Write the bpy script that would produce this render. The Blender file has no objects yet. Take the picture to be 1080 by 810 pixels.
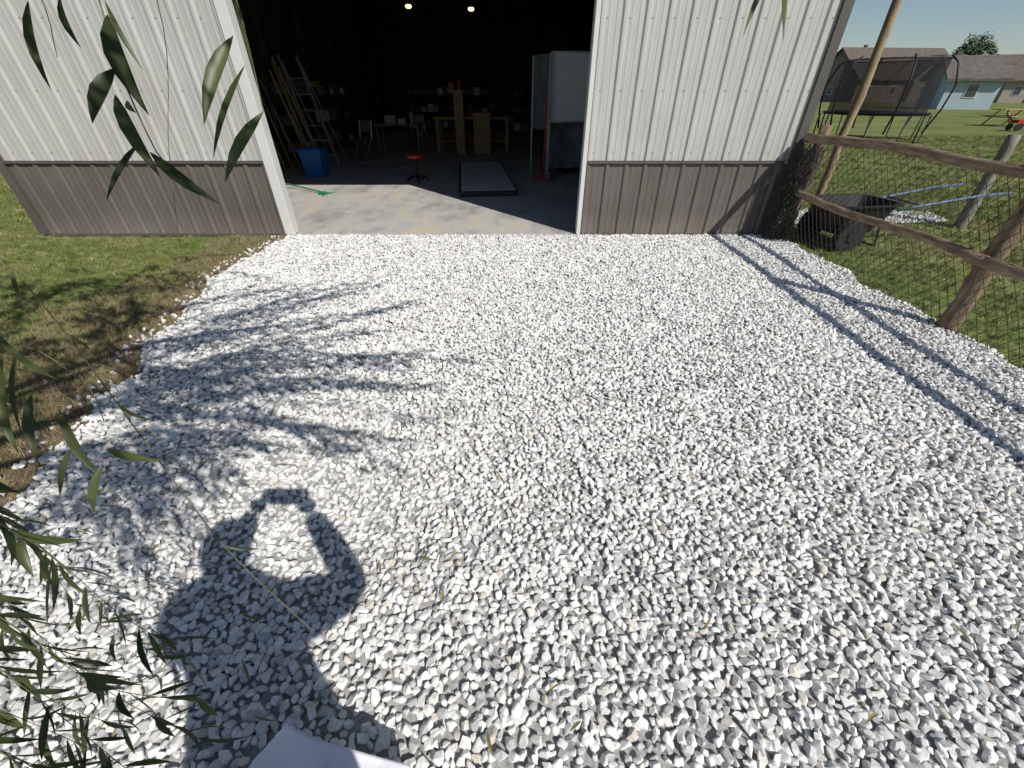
import bpy, bmesh, math, random
from mathutils import Vector, Matrix, Quaternion, noise
random.seed(7)
S=bpy.context.scene
COL=S.collection
R=random.random
def U(a,b): return random.uniform(a,b)
SUNV=Vector((-.68,.82,-1.0))   # travel direction of light

# ------------------------------------------------------------ materials
def newmat(name):
    m=bpy.data.materials.new(name); m.use_nodes=True
    nt=m.node_tree; b=nt.nodes['Principled BSDF']
    return m,nt,b
def mat(name,col,rough=.7,metal=0,var=.15,scale=8,bump=.0,bscale=60,spec=.4,col2=None,detail=4,stretch=None):
    m,nt,b=newmat(name)
    N=nt.nodes; L=nt.links
    tc=N.new('ShaderNodeTexCoord')
    src=tc.outputs['Object']
    if stretch:
        mp=N.new('ShaderNodeMapping'); mp.inputs['Scale'].default_value=stretch
        L.new(src,mp.inputs[0]); src=mp.outputs[0]
    nz=N.new('ShaderNodeTexNoise'); nz.inputs['Scale'].default_value=scale; nz.inputs['Detail'].default_value=detail
    L.new(src,nz.inputs['Vector'])
    cr=N.new('ShaderNodeValToRGB')
    c=Vector(col); c2=Vector(col2) if col2 else c*(1+var)
    c1=c*(1-var) if not col2 else c
    cr.color_ramp.elements[0].position=.32; cr.color_ramp.elements[1].position=.68
    cr.color_ramp.elements[0].color=(*c1,1); cr.color_ramp.elements[1].color=(*c2,1)
    L.new(nz.outputs['Fac'],cr.inputs[0]); L.new(cr.outputs[0],b.inputs['Base Color'])
    b.inputs['Roughness'].default_value=rough; b.inputs['Metallic'].default_value=metal
    b.inputs['Specular IOR Level'].default_value=spec
    if bump>0:
        n2=N.new('ShaderNodeTexNoise'); n2.inputs['Scale'].default_value=bscale; n2.inputs['Detail'].default_value=3
        L.new(src,n2.inputs['Vector'])
        bp=N.new('ShaderNodeBump'); bp.inputs['Strength'].default_value=bump; bp.inputs['Distance'].default_value=.01
        L.new(n2.outputs['Fac'],bp.inputs['Height']); L.new(bp.outputs[0],b.inputs['Normal'])
    return m
M={}
def sidingmat(name,col,dirt):
    m,nt,b=newmat(name); N=nt.nodes;L=nt.links
    tc=N.new('ShaderNodeTexCoord')
    n1=N.new('ShaderNodeTexNoise'); n1.inputs['Scale'].default_value=1.3; n1.inputs['Detail'].default_value=5
    L.new(tc.outputs['Object'],n1.inputs['Vector'])
    mp=N.new('ShaderNodeMapping'); mp.inputs['Scale'].default_value=(14,1,.8); L.new(tc.outputs['Object'],mp.inputs[0])
    n2=N.new('ShaderNodeTexNoise'); n2.inputs['Scale'].default_value=2; n2.inputs['Detail'].default_value=4; L.new(mp.outputs[0],n2.inputs['Vector'])
    ad=N.new('ShaderNodeMath'); ad.operation='ADD'; L.new(n1.outputs['Fac'],ad.inputs[0]); L.new(n2.outputs['Fac'],ad.inputs[1])
    cr=N.new('ShaderNodeValToRGB'); cr.color_ramp.elements[0].position=.4; cr.color_ramp.elements[1].position=.6
    mr=N.new('ShaderNodeMapRange'); mr.inputs[1].default_value=.6; mr.inputs[2].default_value=1.4; L.new(ad.outputs[0],mr.inputs[0]); L.new(mr.outputs[0],cr.inputs[0])
    cr.color_ramp.elements[0].color=(*[c*d for c,d in zip(col,dirt)],1); cr.color_ramp.elements[1].color=(*col,1)
    sx=N.new('ShaderNodeSeparateXYZ'); L.new(tc.outputs['Object'],sx.inputs[0])
    m2=N.new('ShaderNodeMapRange'); m2.inputs[1].default_value=.0; m2.inputs[2].default_value=.3; m2.inputs[3].default_value=.55; m2.inputs[4].default_value=0
    L.new(sx.outputs['Z'],m2.inputs[0])
    mu=N.new('ShaderNodeMath'); mu.operation='MULTIPLY'; L.new(m2.outputs[0],mu.inputs[0]); L.new(n1.outputs['Fac'],mu.inputs[1])
    mx=N.new('ShaderNodeMixRGB'); L.new(mu.outputs[0],mx.inputs[0]); L.new(cr.outputs[0],mx.inputs[1]); mx.inputs[2].default_value=(.3,.27,.22,1)
    L.new(mx.outputs[0],b.inputs['Base Color'])
    b.inputs['Roughness'].default_value=.5; b.inputs['Specular IOR Level'].default_value=.4
    return m
M['siding']=sidingmat('light_metal_siding',(.47,.465,.445),(.93,.92,.9))
M['wains']=sidingmat('taupe_metal_siding',(.135,.118,.106),(.85,.84,.82))
M['trimdark']=mat('dark_trim',(.10,.09,.085),.45,0,.08,2)
M['trimwhite']=mat('white_trim',(.62,.62,.60),.4,0,.04,3)
M['inner']=mat('interior_wall',(.065,.06,.053),.8,0,.3,2)  # dark base colour puts part of the barn's inner shade into the walls
M['roofm']=mat('barn_roof',(.2,.19,.18),.5,.2,.1,2)
M['black']=mat('black_plastic',(.012,.012,.013),.55,0,.2,10)
M['rubber']=mat('rubber',(.016,.016,.016),.8,0,.2,20)
M['blue']=mat('blue_plastic',(.02,.12,.42),.4,0,.1,5)
M['bluepaint']=mat('blue_painted_steel',(.10,.145,.21),.5,.2,.2,8)
M['red']=mat('red_paint',(.45,.03,.02),.4,0,.1,5)
M['green']=mat('green_plastic',(.02,.22,.12),.4,0,.1,5)
M['steel']=mat('galvanised_steel',(.35,.36,.37),.4,.8,.15,10)
M['alu']=mat('aluminium',(.5,.5,.5),.4,.7,.1,10)
M['white']=mat('white_plastic',(.75,.76,.78),.45,0,.04,5)
M['matw']=mat('white_vinyl_mat',(.62,.63,.65),.5,0,.05,3)
M['greycloth']=mat('grey_tarp',(.16,.18,.20),.7,0,.3,5,bump=.5,bscale=8)
M['pine']=mat('pine_wood',(.38,.25,.13),.7,0,.2,4,stretch=(6,6,1))
M['cloth']=mat('white_cloth',(.76,.76,.83),.85,0,.03,6,bump=.3,bscale=14)
M['shirt']=mat('shirt_cotton',(.55,.56,.6),.9,0,.05,20,bump=.2)
M['shorts']=mat('shorts_cotton',(.06,.07,.1),.9,0,.1,20,bump=.2)
M['skin']=mat('skin',(.48,.27,.19),.5,0,.08,15,bump=.05)
M['hair']=mat('hair',(.05,.03,.02),.6,0,.3,60,bump=.5,bscale=120)
M['shoe']=mat('shoe',(.1,.1,.1),.7,0,.2,20)
M['eye']=mat('eye_white',(.8,.8,.78),.2,0,.01,5)
M['wood']=mat('weathered_wood',(.13,.085,.055),.85,0,.3,5,bump=1.0,bscale=18,col2=(.32,.24,.165),stretch=(7,1.2,7))
M['woodv']=mat('weathered_post_wood',(.12,.08,.05),.85,0,.3,5,bump=1.0,bscale=18,col2=(.29,.215,.14),stretch=(7,7,1.2))
M['woodg']=mat('grey_wood',(.17,.15,.13),.85,0,.3,5,bump=.7,bscale=18,col2=(.3,.27,.23),stretch=(7,7,1.2))
M['woodp']=mat('tan_pole_wood',(.22,.16,.095),.85,0,.3,5,bump=.5,bscale=18,col2=(.38,.29,.18),stretch=(7,7,1.2))
M['wire']=mat('fence_wire',(.04,.037,.034),.7,.3,.3,10)
M['bark']=mat('willow_bark',(.1,.075,.05),.9,0,.3,9,bump=1,bscale=22,col2=(.2,.16,.12),stretch=(6,6,1.5))
M['twig']=mat('willow_twig',(.14,.13,.06),.7,0,.3,20)
M['roofs']=mat('brown_shingles',(.12,.095,.08),.9,0,.2,2)
M['roofs2']=mat('grey_shingles',(.12,.105,.095),.9,0,.2,2)
M['houseblue']=mat('light_blue_siding',(.36,.45,.50),.7,0,.05,2)
M['housetan']=mat('tan_siding',(.36,.31,.26),.7,0,.08,2)
M['housebrick']=mat('brick_facade',(.24,.19,.16),.85,0,.2,3)
M['glass']=mat('window_glass',(.05,.06,.07),.1,0,.1,1,spec=.8)
M['soil']=mat('soil',(.11,.08,.05),.95,0,.3,6,bump=1,bscale=40,col2=(.23,.17,.11))

def leafmat(name,c1,c2,tr=.35,rough=.4):
    m,nt,b=newmat(name); N=nt.nodes;L=nt.links
    g=N.new('ShaderNodeNewGeometry'); cr=N.new('ShaderNodeValToRGB')
    cr.color_ramp.elements[0].color=(*c1,1); cr.color_ramp.elements[1].color=(*c2,1)
    L.new(g.outputs['Random Per Island'],cr.inputs[0]); L.new(cr.outputs[0],b.inputs['Base Color'])
    b.inputs['Roughness'].default_value=rough; b.inputs['Specular IOR Level'].default_value=.35
    if tr:
        t=N.new('ShaderNodeBsdfTranslucent'); L.new(cr.outputs[0],t.inputs[0])
        mx=N.new('ShaderNodeMixShader'); mx.inputs[0].default_value=tr
        L.new(b.outputs[0],mx.inputs[1]);L.new(t.outputs[0],mx.inputs[2])
        L.new(mx.outputs[0],N['Material Output'].inputs[0])
    return m
M['leaf']=leafmat('willow_leaf',(.03,.043,.018),(.095,.12,.042))
M['leaffar']=leafmat('tree_leaf',(.025,.045,.015),(.07,.11,.03),0,.8)
M['deadleaf']=leafmat('fallen_leaf',(.10,.14,.04),(.28,.22,.09),0,.7)

def instmat(name,stops,rough=.8,noisescale=40,spec=.3,patch=None,lo=.8,hi=1.06):
    m,nt,b=newmat(name); N=nt.nodes;L=nt.links
    oi=N.new('ShaderNodeObjectInfo'); cr=N.new('ShaderNodeValToRGB')
    e=cr.color_ramp.elements
    e[0].position=stops[0][0]; e[0].color=(*stops[0][1],1)
    e[1].position=stops[-1][0]; e[1].color=(*stops[-1][1],1)
    for p,c in stops[1:-1]:
        x=e.new(p); x.color=(*c,1)
    L.new(oi.outputs['Random'],cr.inputs[0])
    src=cr.outputs[0]
    if patch:
        pn=N.new('ShaderNodeTexNoise'); pn.inputs['Scale'].default_value=1.1; pn.inputs['Detail'].default_value=3
        L.new(oi.outputs['Location'],pn.inputs['Vector'])
        pr=N.new('ShaderNodeMapRange'); pr.inputs[1].default_value=.48; pr.inputs[2].default_value=.66; pr.inputs[4].default_value=.75
        L.new(pn.outputs['Fac'],pr.inputs[0])
        mx=N.new('ShaderNodeMixRGB'); L.new(pr.outputs[0],mx.inputs[0]); L.new(src,mx.inputs[1]); mx.inputs[2].default_value=(*patch,1); src=mx.outputs[0]
    if noisescale:
        tc=N.new('ShaderNodeTexCoord'); nz=N.new('ShaderNodeTexNoise'); nz.inputs['Scale'].default_value=noisescale; nz.inputs['Detail'].default_value=2
        L.new(tc.outputs['Object'],nz.inputs['Vector'])
        mr=N.new('ShaderNodeMapRange'); mr.inputs[1].default_value=.3; mr.inputs[2].default_value=.7; mr.inputs[3].default_value=lo; mr.inputs[4].default_value=hi
        L.new(nz.outputs['Fac'],mr.inputs[0])
        vm=N.new('ShaderNodeVectorMath'); vm.operation='SCALE'
        L.new(src,vm.inputs[0]); L.new(mr.outputs[0],vm.inputs['Scale']); src=vm.outputs[0]
    L.new(src,b.inputs['Base Color'])
    b.inputs['Roughness'].default_value=rough; b.inputs['Specular IOR Level'].default_value=spec
    return m
M['rock']=instmat('marble_chip',[(0,(.44,.44,.44)),(.08,(.58,.58,.575)),(.28,(.75,.75,.735)),(.85,(.85,.85,.83)),(.95,(.80,.77,.70)),(1,(.58,.54,.47))],.8,90,lo=.78,hi=1.04)
M['grass']=instmat('grass_blade',[(0,(.075,.125,.025)),(.5,(.155,.205,.05)),(.85,(.25,.265,.095)),(1,(.38,.33,.18))],.7,0,patch=(.30,.27,.12))
M['drygrass']=instmat('dry_grass_blade',[(0,(.16,.125,.065)),(.5,(.30,.235,.135)),(.85,(.39,.32,.2)),(1,(.13,.15,.05))],.8,0)

def groundmat():
    m,nt,b=newmat('lawn_ground'); N=nt.nodes;L=nt.links
    tc=N.new('ShaderNodeTexCoord')
    n1=N.new('ShaderNodeTexNoise'); n1.inputs['Scale'].default_value=.35; n1.inputs['Detail'].default_value=6
    n2=N.new('ShaderNodeTexNoise'); n2.inputs['Scale'].default_value=28; n2.inputs['Detail'].default_value=4
    for n in(n1,n2): L.new(tc.outputs['Object'],n.inputs['Vector'])
    c1=N.new('ShaderNodeValToRGB'); c1.color_ramp.elements[0].position=.35;c1.color_ramp.elements[1].position=.7
    c1.color_ramp.elements[0].color=(.115,.16,.042,1); c1.color_ramp.elements[1].color=(.235,.24,.095,1)
    L.new(n1.outputs['Fac'],c1.inputs[0])
    mr=N.new('ShaderNodeMapRange'); mr.inputs[1].default_value=.3; mr.inputs[2].default_value=.7; mr.inputs[3].default_value=.55; mr.inputs[4].default_value=1.25
    L.new(n2.outputs['Fac'],mr.inputs[0])
    vm=N.new('ShaderNodeVectorMath'); vm.operation='SCALE'
    L.new(c1.outputs[0],vm.inputs[0]); L.new(mr.outputs[0],vm.inputs['Scale']); L.new(vm.outputs[0],b.inputs['Base Color'])
    b.inputs['Roughness'].default_value=.95; b.inputs['Specular IOR Level'].default_value=.1
    bp=N.new('ShaderNodeBump'); bp.inputs['Strength'].default_value=.8; bp.inputs['Distance'].default_value=.03
    L.new(n2.outputs['Fac'],bp.inputs['Height']); L.new(bp.outputs[0],b.inputs['Normal'])
    return m
M['ground']=groundmat()
def concretemat():
    m,nt,b=newmat('concrete'); N=nt.nodes;L=nt.links
    tc=N.new('ShaderNodeTexCoord')
    n1=N.new('ShaderNodeTexNoise'); n1.inputs['Scale'].default_value=1.3; n1.inputs['Detail'].default_value=9; n1.inputs['Roughness'].default_value=.7
    mp=N.new('ShaderNodeMapping'); mp.inputs['Scale'].default_value=(1,.5,1)
    L.new(tc.outputs['Object'],mp.inputs[0]); L.new(mp.outputs[0],n1.inputs['Vector'])
    c=N.new('ShaderNodeValToRGB'); e=c.color_ramp.elements
    e[0].position=.36; e[0].color=(.29,.285,.27,1); e[1].position=.62; e[1].color=(.54,.48,.35,1)
    x=e.new(.5); x.color=(.46,.455,.43,1)
    L.new(n1.outputs['Fac'],c.inputs[0])
    n2=N.new('ShaderNodeTexNoise'); n2.inputs['Scale'].default_value=45; n2.inputs['Detail'].default_value=4
    L.new(tc.outputs['Object'],n2.inputs['Vector'])
    mr=N.new('ShaderNodeMapRange'); mr.inputs[1].default_value=.3; mr.inputs[2].default_value=.7; mr.inputs[3].default_value=.8; mr.inputs[4].default_value=1.12
    L.new(n2.outputs['Fac'],mr.inputs[0])
    vm=N.new('ShaderNodeVectorMath'); vm.operation='SCALE'
    L.new(c.outputs[0],vm.inputs[0]); L.new(mr.outputs[0],vm.inputs['Scale']); L.new(vm.outputs[0],b.inputs['Base Color'])
    b.inputs['Roughness'].default_value=.8
    return m
M['concrete']=concretemat()
M['bed']=mat('gravel_bed',(.24,.24,.235),.95,0,.4,60,col2=(.45,.45,.44))
def netmat():
    m,nt,b=newmat('safety_net'); N=nt.nodes;L=nt.links
    b.inputs['Base Color'].default_value=(.012,.012,.014,1); b.inputs['Roughness'].default_value=.9
    t=N.new('ShaderNodeBsdfTransparent'); mx=N.new('ShaderNodeMixShader'); mx.inputs[0].default_value=.38
    L.new(b.outputs[0],mx.inputs[1]);L.new(t.outputs[0],mx.inputs[2]);L.new(mx.outputs[0],N['Material Output'].inputs[0])
    return m
M['net']=netmat()
def emis(name,c,s):
    m,nt,b=newmat(name); b.inputs['Emission Color'].default_value=(*c,1); b.inputs['Emission Strength'].default_value=s; return m
M['lamp']=emis('lamp_glow',(1,.72,.35),3)

# ------------------------------------------------------------ mesh helpers
def mkobj(name,verts,faces,m=None,parent=None,smooth=False,link=True,mats=None,fm=None):
    me=bpy.data.meshes.new(name); me.from_pydata([tuple(v) for v in verts],[],faces); me.update()
    for x in (mats or ([m] if m else [])): me.materials.append(x)
    if fm: me.polygons.foreach_set('material_index',fm)
    if smooth: me.polygons.foreach_set('use_smooth',[True]*len(me.polygons))
    o=bpy.data.objects.new(name,me)
    if link: COL.objects.link(o)
    if parent: o.parent=parent
    return o
def empty(name):
    o=bpy.data.objects.new(name,None); COL.objects.link(o); return o
class B:
    """accumulates geometry into one mesh"""
    def __init__(s): s.v=[];s.f=[];s.m=[]
    def add(s,v,f,mi=0):
        n=len(s.v); s.v+= [Vector(x) for x in v]; s.f+=[tuple(i+n for i in q) for q in f]; s.m+=[mi]*len(f)
    def box(s,x0,x1,y0,y1,z0,z1,mi=0,rot=None,c=None):
        v=[Vector(p) for p in[(x0,y0,z0),(x1,y0,z0),(x1,y1,z0),(x0,y1,z0),(x0,y0,z1),(x1,y0,z1),(x1,y1,z1),(x0,y1,z1)]]
        if rot is not None:
            c=Vector(c) if c else Vector(((x0+x1)/2,(y0+y1)/2,(z0+z1)/2))
            v=[c+rot@(p-c) for p in v]
        s.add(v,[(0,3,2,1),(4,5,6,7),(0,1,5,4),(1,2,6,5),(2,3,7,6),(3,0,4,7)],mi)
    def tube(s,pts,rad,n=8,mi=0,cap=True,jit=0):
        pts=[Vector(p) for p in pts]
        if not isinstance(rad,(list,tuple)): rad=[rad]*len(pts)
        vs=[];fs=[]
        prev=None
        for i,p in enumerate(pts):
            d=(pts[min(i+1,len(pts)-1)]-pts[max(i-1,0)]).normalized()
            if prev is None:
                a=d.orthogonal().normalized()
            else:
                a=(prev-d*prev.dot(d)).normalized()
            prev=a; b=d.cross(a)
            for k in range(n):
                t=2*math.pi*k/n
                rr=rad[i]*(1+(U(-jit,jit) if jit else 0))
                vs.append(p+(a*math.cos(t)+b*math.sin(t))*rr)
        for i in range(len(pts)-1):
            for k in range(n):
                k2=(k+1)%n
                fs.append((i*n+k,i*n+k2,(i+1)*n+k2,(i+1)*n+k))
        if cap:
            fs.append(tuple(range(n-1,-1,-1))); fs.append(tuple((len(pts)-1)*n+k for k in range(n)))
        s.add(vs,fs,mi)
    def cyl(s,a,b,r,n=12,mi=0): s.tube([a,b],r,n,mi)
    def obj(s,name,mats,parent=None,smooth=False):
        if not isinstance(mats,list): mats=[mats]
        return mkobj(name,s.v,s.f,None,parent,smooth,True,mats,s.m)
def bev(o,w=.01,seg=2):
    m=o.modifiers.new('b','BEVEL'); m.width=w; m.segments=seg; m.limit_method='ANGLE'; return o

# ------------------------------------------------------------ world, sun, camera
w=bpy.data.worlds.new('World'); S.world=w; w.use_nodes=True
nt=w.node_tree; bg=nt.nodes['Background']
sky=nt.nodes.new('ShaderNodeTexSky'); sky.sky_type='NISHITA'; sky.sun_disc=False
sky.sun_elevation=math.radians(43.2); sky.sun_rotation=math.radians(140.3)
sky.air_density=1.0; sky.dust_density=.3; sky.ozone_density=2.2
nt.links.new(sky.outputs[0],bg.inputs[0]); bg.inputs[1].default_value=.078
sl=bpy.data.lights.new('sun','SUN'); sl.energy=4.6; sl.angle=math.radians(.5); sl.color=(1,.95,.88)
so=bpy.data.objects.new('sun',sl); COL.objects.link(so); so.rotation_mode='QUATERNION'
so.rotation_quaternion=SUNV.to_track_quat('-Z','Y'); so.location=(8,-10,14)
cd=bpy.data.cameras.new('camera'); co=bpy.data.objects.new('camera',cd); COL.objects.link(co)
co.location=(0,0,1.55); co.rotation_euler=(math.radians(90-35.5),0,0)
cd.sensor_width=36; cd.lens=14.47; cd.clip_end=4000; cd.clip_start=.02
S.camera=co
S.view_settings.view_transform='Standard'
try: S.view_settings.look='None'
except: pass
S.view_settings.exposure=0

# ------------------------------------------------------------ ground sheets
mkobj('ground',[(-1500,-1500,-.012),(1500,-1500,-.012),(1500,1500,-.012),(-1500,1500,-.012)],[(0,1,2,3)],M['ground'])
ledge=[(-2.86,5.5),(-3.0,4.8),(-2.99,4.1),(-2.85,3.4),(-2.72,2.88),(-2.57,2.23),(-2.38,1.47),(-2.27,1.15),(-2.2,.3),(-2.15,-1),(-2.15,-1.5)]
def resamp(pts,step):
    out=[]
    for a,b in zip(pts[:-1],pts[1:]):
        a=Vector(a);b=Vector(b);n=max(1,int((b-a).length/step))
        for i in range(n): out.append(a.lerp(b,i/n))
    out.append(Vector(pts[-1])); return out
le=[Vector((p.x+.16*noise.noise(Vector((p.y*2.4,0,1)))+.06*noise.noise(Vector((p.y*9,3,1)))+U(-.03,.03),p.y)) for p in resamp(ledge,.06)]
re_=[Vector((3.46+.09*noise.noise(Vector((p.y*2.5,4,1)))+U(-.03,.03),p.y)) for p in resamp([(3.46,-1.5),(3.46,5.52)],.08)]
poly=le+re_
from mathutils.geometry import tessellate_polygon
def sheet(pts,z):
    v=[Vector((p[0],p[1],z)) for p in pts]
    t=tessellate_polygon([v])
    f=[]
    for tr in t:
        a,b,c=[v[i] for i in tr]
        f.append(tuple(tr) if (b-a).cross(c-a).z>0 else tuple(reversed(tr)))
    return v,f
v,f=sheet(poly,0.0)
mkobj('gravel_bed',v,f,M['bed'])

# ------------------------------------------------------------ instancing
def collection_of(objs,name):
    c=bpy.data.collections.new(name)
    for o in objs: c.objects.link(o)
    return c
def scatter(name,v,f,coll,dmin,dens,rotmin,rotmax,smin,smax,z0=0,z1=0,seed=1):
    o=mkobj(name,v,f)
    ng=bpy.data.node_groups.new(name,'GeometryNodeTree')
    ng.interface.new_socket('Geometry',in_out='INPUT',socket_type='NodeSocketGeometry')
    ng.interface.new_socket('Geometry',in_out='OUTPUT',socket_type='NodeSocketGeometry')
    N=ng.nodes;L=ng.links
    gi=N.new('NodeGroupInput');go=N.new('NodeGroupOutput')
    d=N.new('GeometryNodeDistributePointsOnFaces')
    if dmin>0:
        d.distribute_method='POISSON'; d.inputs['Distance Min'].default_value=dmin; d.inputs['Density Max'].default_value=dens
    else:
        d.inputs['Density'].default_value=dens
    d.inputs['Seed'].default_value=seed
    ci=N.new('GeometryNodeCollectionInfo'); ci.inputs['Collection'].default_value=coll
    ci.inputs['Separate Children'].default_value=True; ci.inputs['Reset Children'].default_value=True
    ip=N.new('GeometryNodeInstanceOnPoints'); ip.inputs['Pick Instance'].default_value=True
    ri=N.new('FunctionNodeRandomValue'); ri.data_type='INT'; ri.inputs[4].default_value=0; ri.inputs[5].default_value=len(coll.objects)-1; ri.inputs['Seed'].default_value=seed+1
    rr=N.new('FunctionNodeRandomValue'); rr.data_type='FLOAT_VECTOR'; rr.inputs[0].default_value=rotmin; rr.inputs[1].default_value=rotmax; rr.inputs['Seed'].default_value=seed+2
    rs=N.new('FunctionNodeRandomValue'); rs.data_type='FLOAT'; rs.inputs[2].default_value=smin; rs.inputs[3].default_value=smax; rs.inputs['Seed'].default_value=seed+3
    rz=N.new('FunctionNodeRandomValue'); rz.data_type='FLOAT_VECTOR'; rz.inputs[0].default_value=(0,0,z0); rz.inputs[1].default_value=(0,0,z1); rz.inputs['Seed'].default_value=seed+4
    sp=N.new('GeometryNodeSetPosition')
    L.new(gi.outputs[0],d.inputs['Mesh']); L.new(d.outputs['Points'],sp.inputs['Geometry']); L.new(rz.outputs[0],sp.inputs['Offset'])
    L.new(sp.outputs[0],ip.inputs['Points'])
    L.new(ci.outputs[0],ip.inputs['Instance']); L.new(ri.outputs[2],ip.inputs['Instance Index'])
    L.new(rr.outputs[0],ip.inputs['Rotation']); L.new(rs.outputs[1],ip.inputs['Scale'])
    L.new(ip.outputs[0],go.inputs[0])
    md=o.modifiers.new('scatter','NODES'); md.node_group=ng
    return o
rocks=[]
for i in range(16):
    bm=bmesh.new()
    sc=Vector((U(.95,1.3),U(.75,1.0),U(.55,.8)))
    for k in range(15):
        d=Vector((random.gauss(0,1),random.gauss(0,1),random.gauss(0,1))).normalized()*U(.87,1.06)
        bm.verts.new(Vector((d.x*sc.x,d.y*sc.y,d.z*sc.z))*.0198)
    r_=bmesh.ops.convex_hull(bm,input=bm.verts[:])
    bmesh.ops.delete(bm,geom=[g for g in r_['geom_interior'] if isinstance(g,bmesh.types.BMVert)],context='VERTS')
    bmesh.ops.dissolve_limit(bm,angle_limit=math.radians(18),verts=bm.verts[:],edges=bm.edges[:])
    bmesh.ops.bevel(bm,geom=bm.edges[:]+bm.verts[:],offset=.0024,segments=1,profile=.5,affect='EDGES',clamp_overlap=True)
    me=bpy.data.meshes.new('stone'); bm.to_mesh(me); bm.free(); me.materials.append(M['rock'])
    rocks.append(bpy.data.objects.new('stone',me))
crock=collection_of(rocks,'gravel_stones')
v,f=sheet(poly,0.0)
P2=6.283
scatter('gravel',v,f,crock,.0195,6500,(-.8,-.8,0),(.8,.8,P2),.65,1.25,.004,.018,3)
strip=[Vector((p.x-.20,p.y)) for p in le]
v,f=sheet(strip+list(reversed([Vector((p.x+.05,p.y)) for p in le])),0.0)
scatter('gravel_scattered_stones',v,f,crock,0,170,(0,0,0),(P2,P2,P2),.6,1.2,.0,.02,13)

def tuft(n,h,sp,w,m,lean=.6):
    b=B()
    for i in range(n):
        a=U(0,P2); r=sp*math.sqrt(R()); x=r*math.cos(a);y=r*math.sin(a)
        la=U(0,P2); ln=U(.1,lean); hh=h*U(.5,1.1)
        wx=math.cos(a+1.3)*w;wy=math.sin(a+1.3)*w
        dx=math.cos(la)*ln*hh;dy=math.sin(la)*ln*hh
        b.add([(x-wx,y-wy,0),(x+wx,y+wy,0),(x+dx*.45+wx*.8,y+dy*.45+wy*.8,hh*.6),(x+dx*.45-wx*.8,y+dy*.45-wy*.8,hh*.6),(x+dx,y+dy,hh)],[(0,1,2,3),(3,2,4)])
    me=bpy.data.meshes.new('grass_tuft'); me.from_pydata([tuple(q) for q in b.v],[],b.f); me.materials.append(m)
    return bpy.data.objects.new('grass_tuft',me)
cg=collection_of([tuft(38,.038,.065,.0017,M['grass'],1.2) for i in range(6)],'grass_tufts')
cgf=collection_of([tuft(50,.05,.17,.0035,M['grass'],1.2) for i in range(4)],'far_grass_tufts')
cdry=collection_of([tuft(26,.04,.06,.0014,M['drygrass'],1.8) for i in range(6)],'dry_tufts')
lp=[Vector((p.x-.22,p.y)) for p in le if p.y>-.5]
v,f=sheet([(-9,5.46)]+lp+[(-6,-.5),(-9,2)],-.012)
scatter('lawn_grass',v,f,cg,0,230,(-.2,-.2,0),(.2,.2,P2),.6,1.2,0,0,21)
v,f=sheet([(-12,5.46),(-12,14),(-6.4,14),(-6.35,5.46)],-.012)
scatter('lawn_grass',v,f,cgf,0,40,(-.2,-.2,0),(.2,.2,P2),.6,1.2,0,0,22)
v,f=sheet([(3.5,.5),(8,.5),(8.5,9),(3.5,9)],-.012)
scatter('lawn_grass',v,f,cg,0,150,(-.2,-.2,0),(.2,.2,P2),.6,1.2,0,0,23)
v,f=sheet([(7,4),(22,8),(22,20),(6,20),(4.5,9)],-.012)
scatter('lawn_grass',v,f,cgf,0,28,(-.2,-.2,0),(.2,.2,P2),.6,1.2,0,0,24)
so_=[Vector((p.x-.24-.65*max(0,1-abs(p.y-1.8)/2.4)+.22*noise.noise(Vector((p.y*2,7,1))),p.y)) for p in le if p.y>-.5]
si_=[Vector((p.x+.02,p.y)) for p in le if p.y>-.5]
v,f=sheet(so_+list(reversed(si_)),-.007)
mkobj('bare_soil',v,f,M['soil'])
so2=[Vector((p.x-.5,p.y)) for p in so_]
v,f=sheet(so2+list(reversed(si_)),-.007)
scatter('dry_grass',v,f,cdry,0,380,(-.3,-.3,0),(.3,.3,P2),.6,1.3,0,0,25)

# ------------------------------------------------------------ pole barn
barn=empty('pole_barn')
YW=5.54; XL=-6.15; XR=3.39; OL=-2.83; OR=.835; ZW=.84; EH=4.9; DH=4.25; BD=24.
def ribbed(name,x0,x1,z0,z1,y,m,pitch=.2286,phase=0):
    pts=[(x0,0)]
    k=math.floor(x0/pitch)
    while k*pitch<x1+pitch:
        c=k*pitch+phase
        for dx,h in[(-.034,0),(-.014,.02),(.014,.02),(.034,0),(pitch*.33-.014,0),(pitch*.33-.007,.003),(pitch*.33+.007,.003),(pitch*.33+.014,0),(pitch*.67-.014,0),(pitch*.67-.007,.003),(pitch*.67+.007,.003),(pitch*.67+.014,0)]:
            if x0<c+dx<x1: pts.append((c+dx,h))
        k+=1
    pts.append((x1,0))
    vs=[];fs=[]
    for px,h in pts: vs+=[(px,y-h,z0),(px,y-h,z1)]
    for i in range(len(pts)-1): fs.append((2*i,2*i+2,2*i+3,2*i+1))
    return mkobj(name,vs,fs,m,barn)
ribbed('siding_left',XL+.1,OL-.12,ZW+.03,EH,YW,M['siding'])
ribbed('wainscot_left',XL+.1,OL-.12,.03,ZW,YW,M['wains'])
ribbed('siding_right',OR+.05,XR-.1,ZW+.03,EH,YW,M['siding'])
ribbed('wainscot_right',OR+.05,XR-.1,.03,ZW,YW,M['wains'])
ribbed('siding_header',OL-.12,OR+.05,DH+.12,EH,YW,M['siding'])
b=B()
k=math.floor(XL/.2286)
while k*.2286<XR:
    x=k*.2286+.05
    if (XL+.12<x<OL-.14) or (OR+.07<x<XR-.12):
        for z in(.12,.72,.95,1.55,2.15,2.75,3.4,4.0): b.tube([(x,YW-.001,z),(x,YW-.006,z)],.006,6)
    k+=1
b.obj('screws',M['steel'],barn)
b=B()
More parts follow.
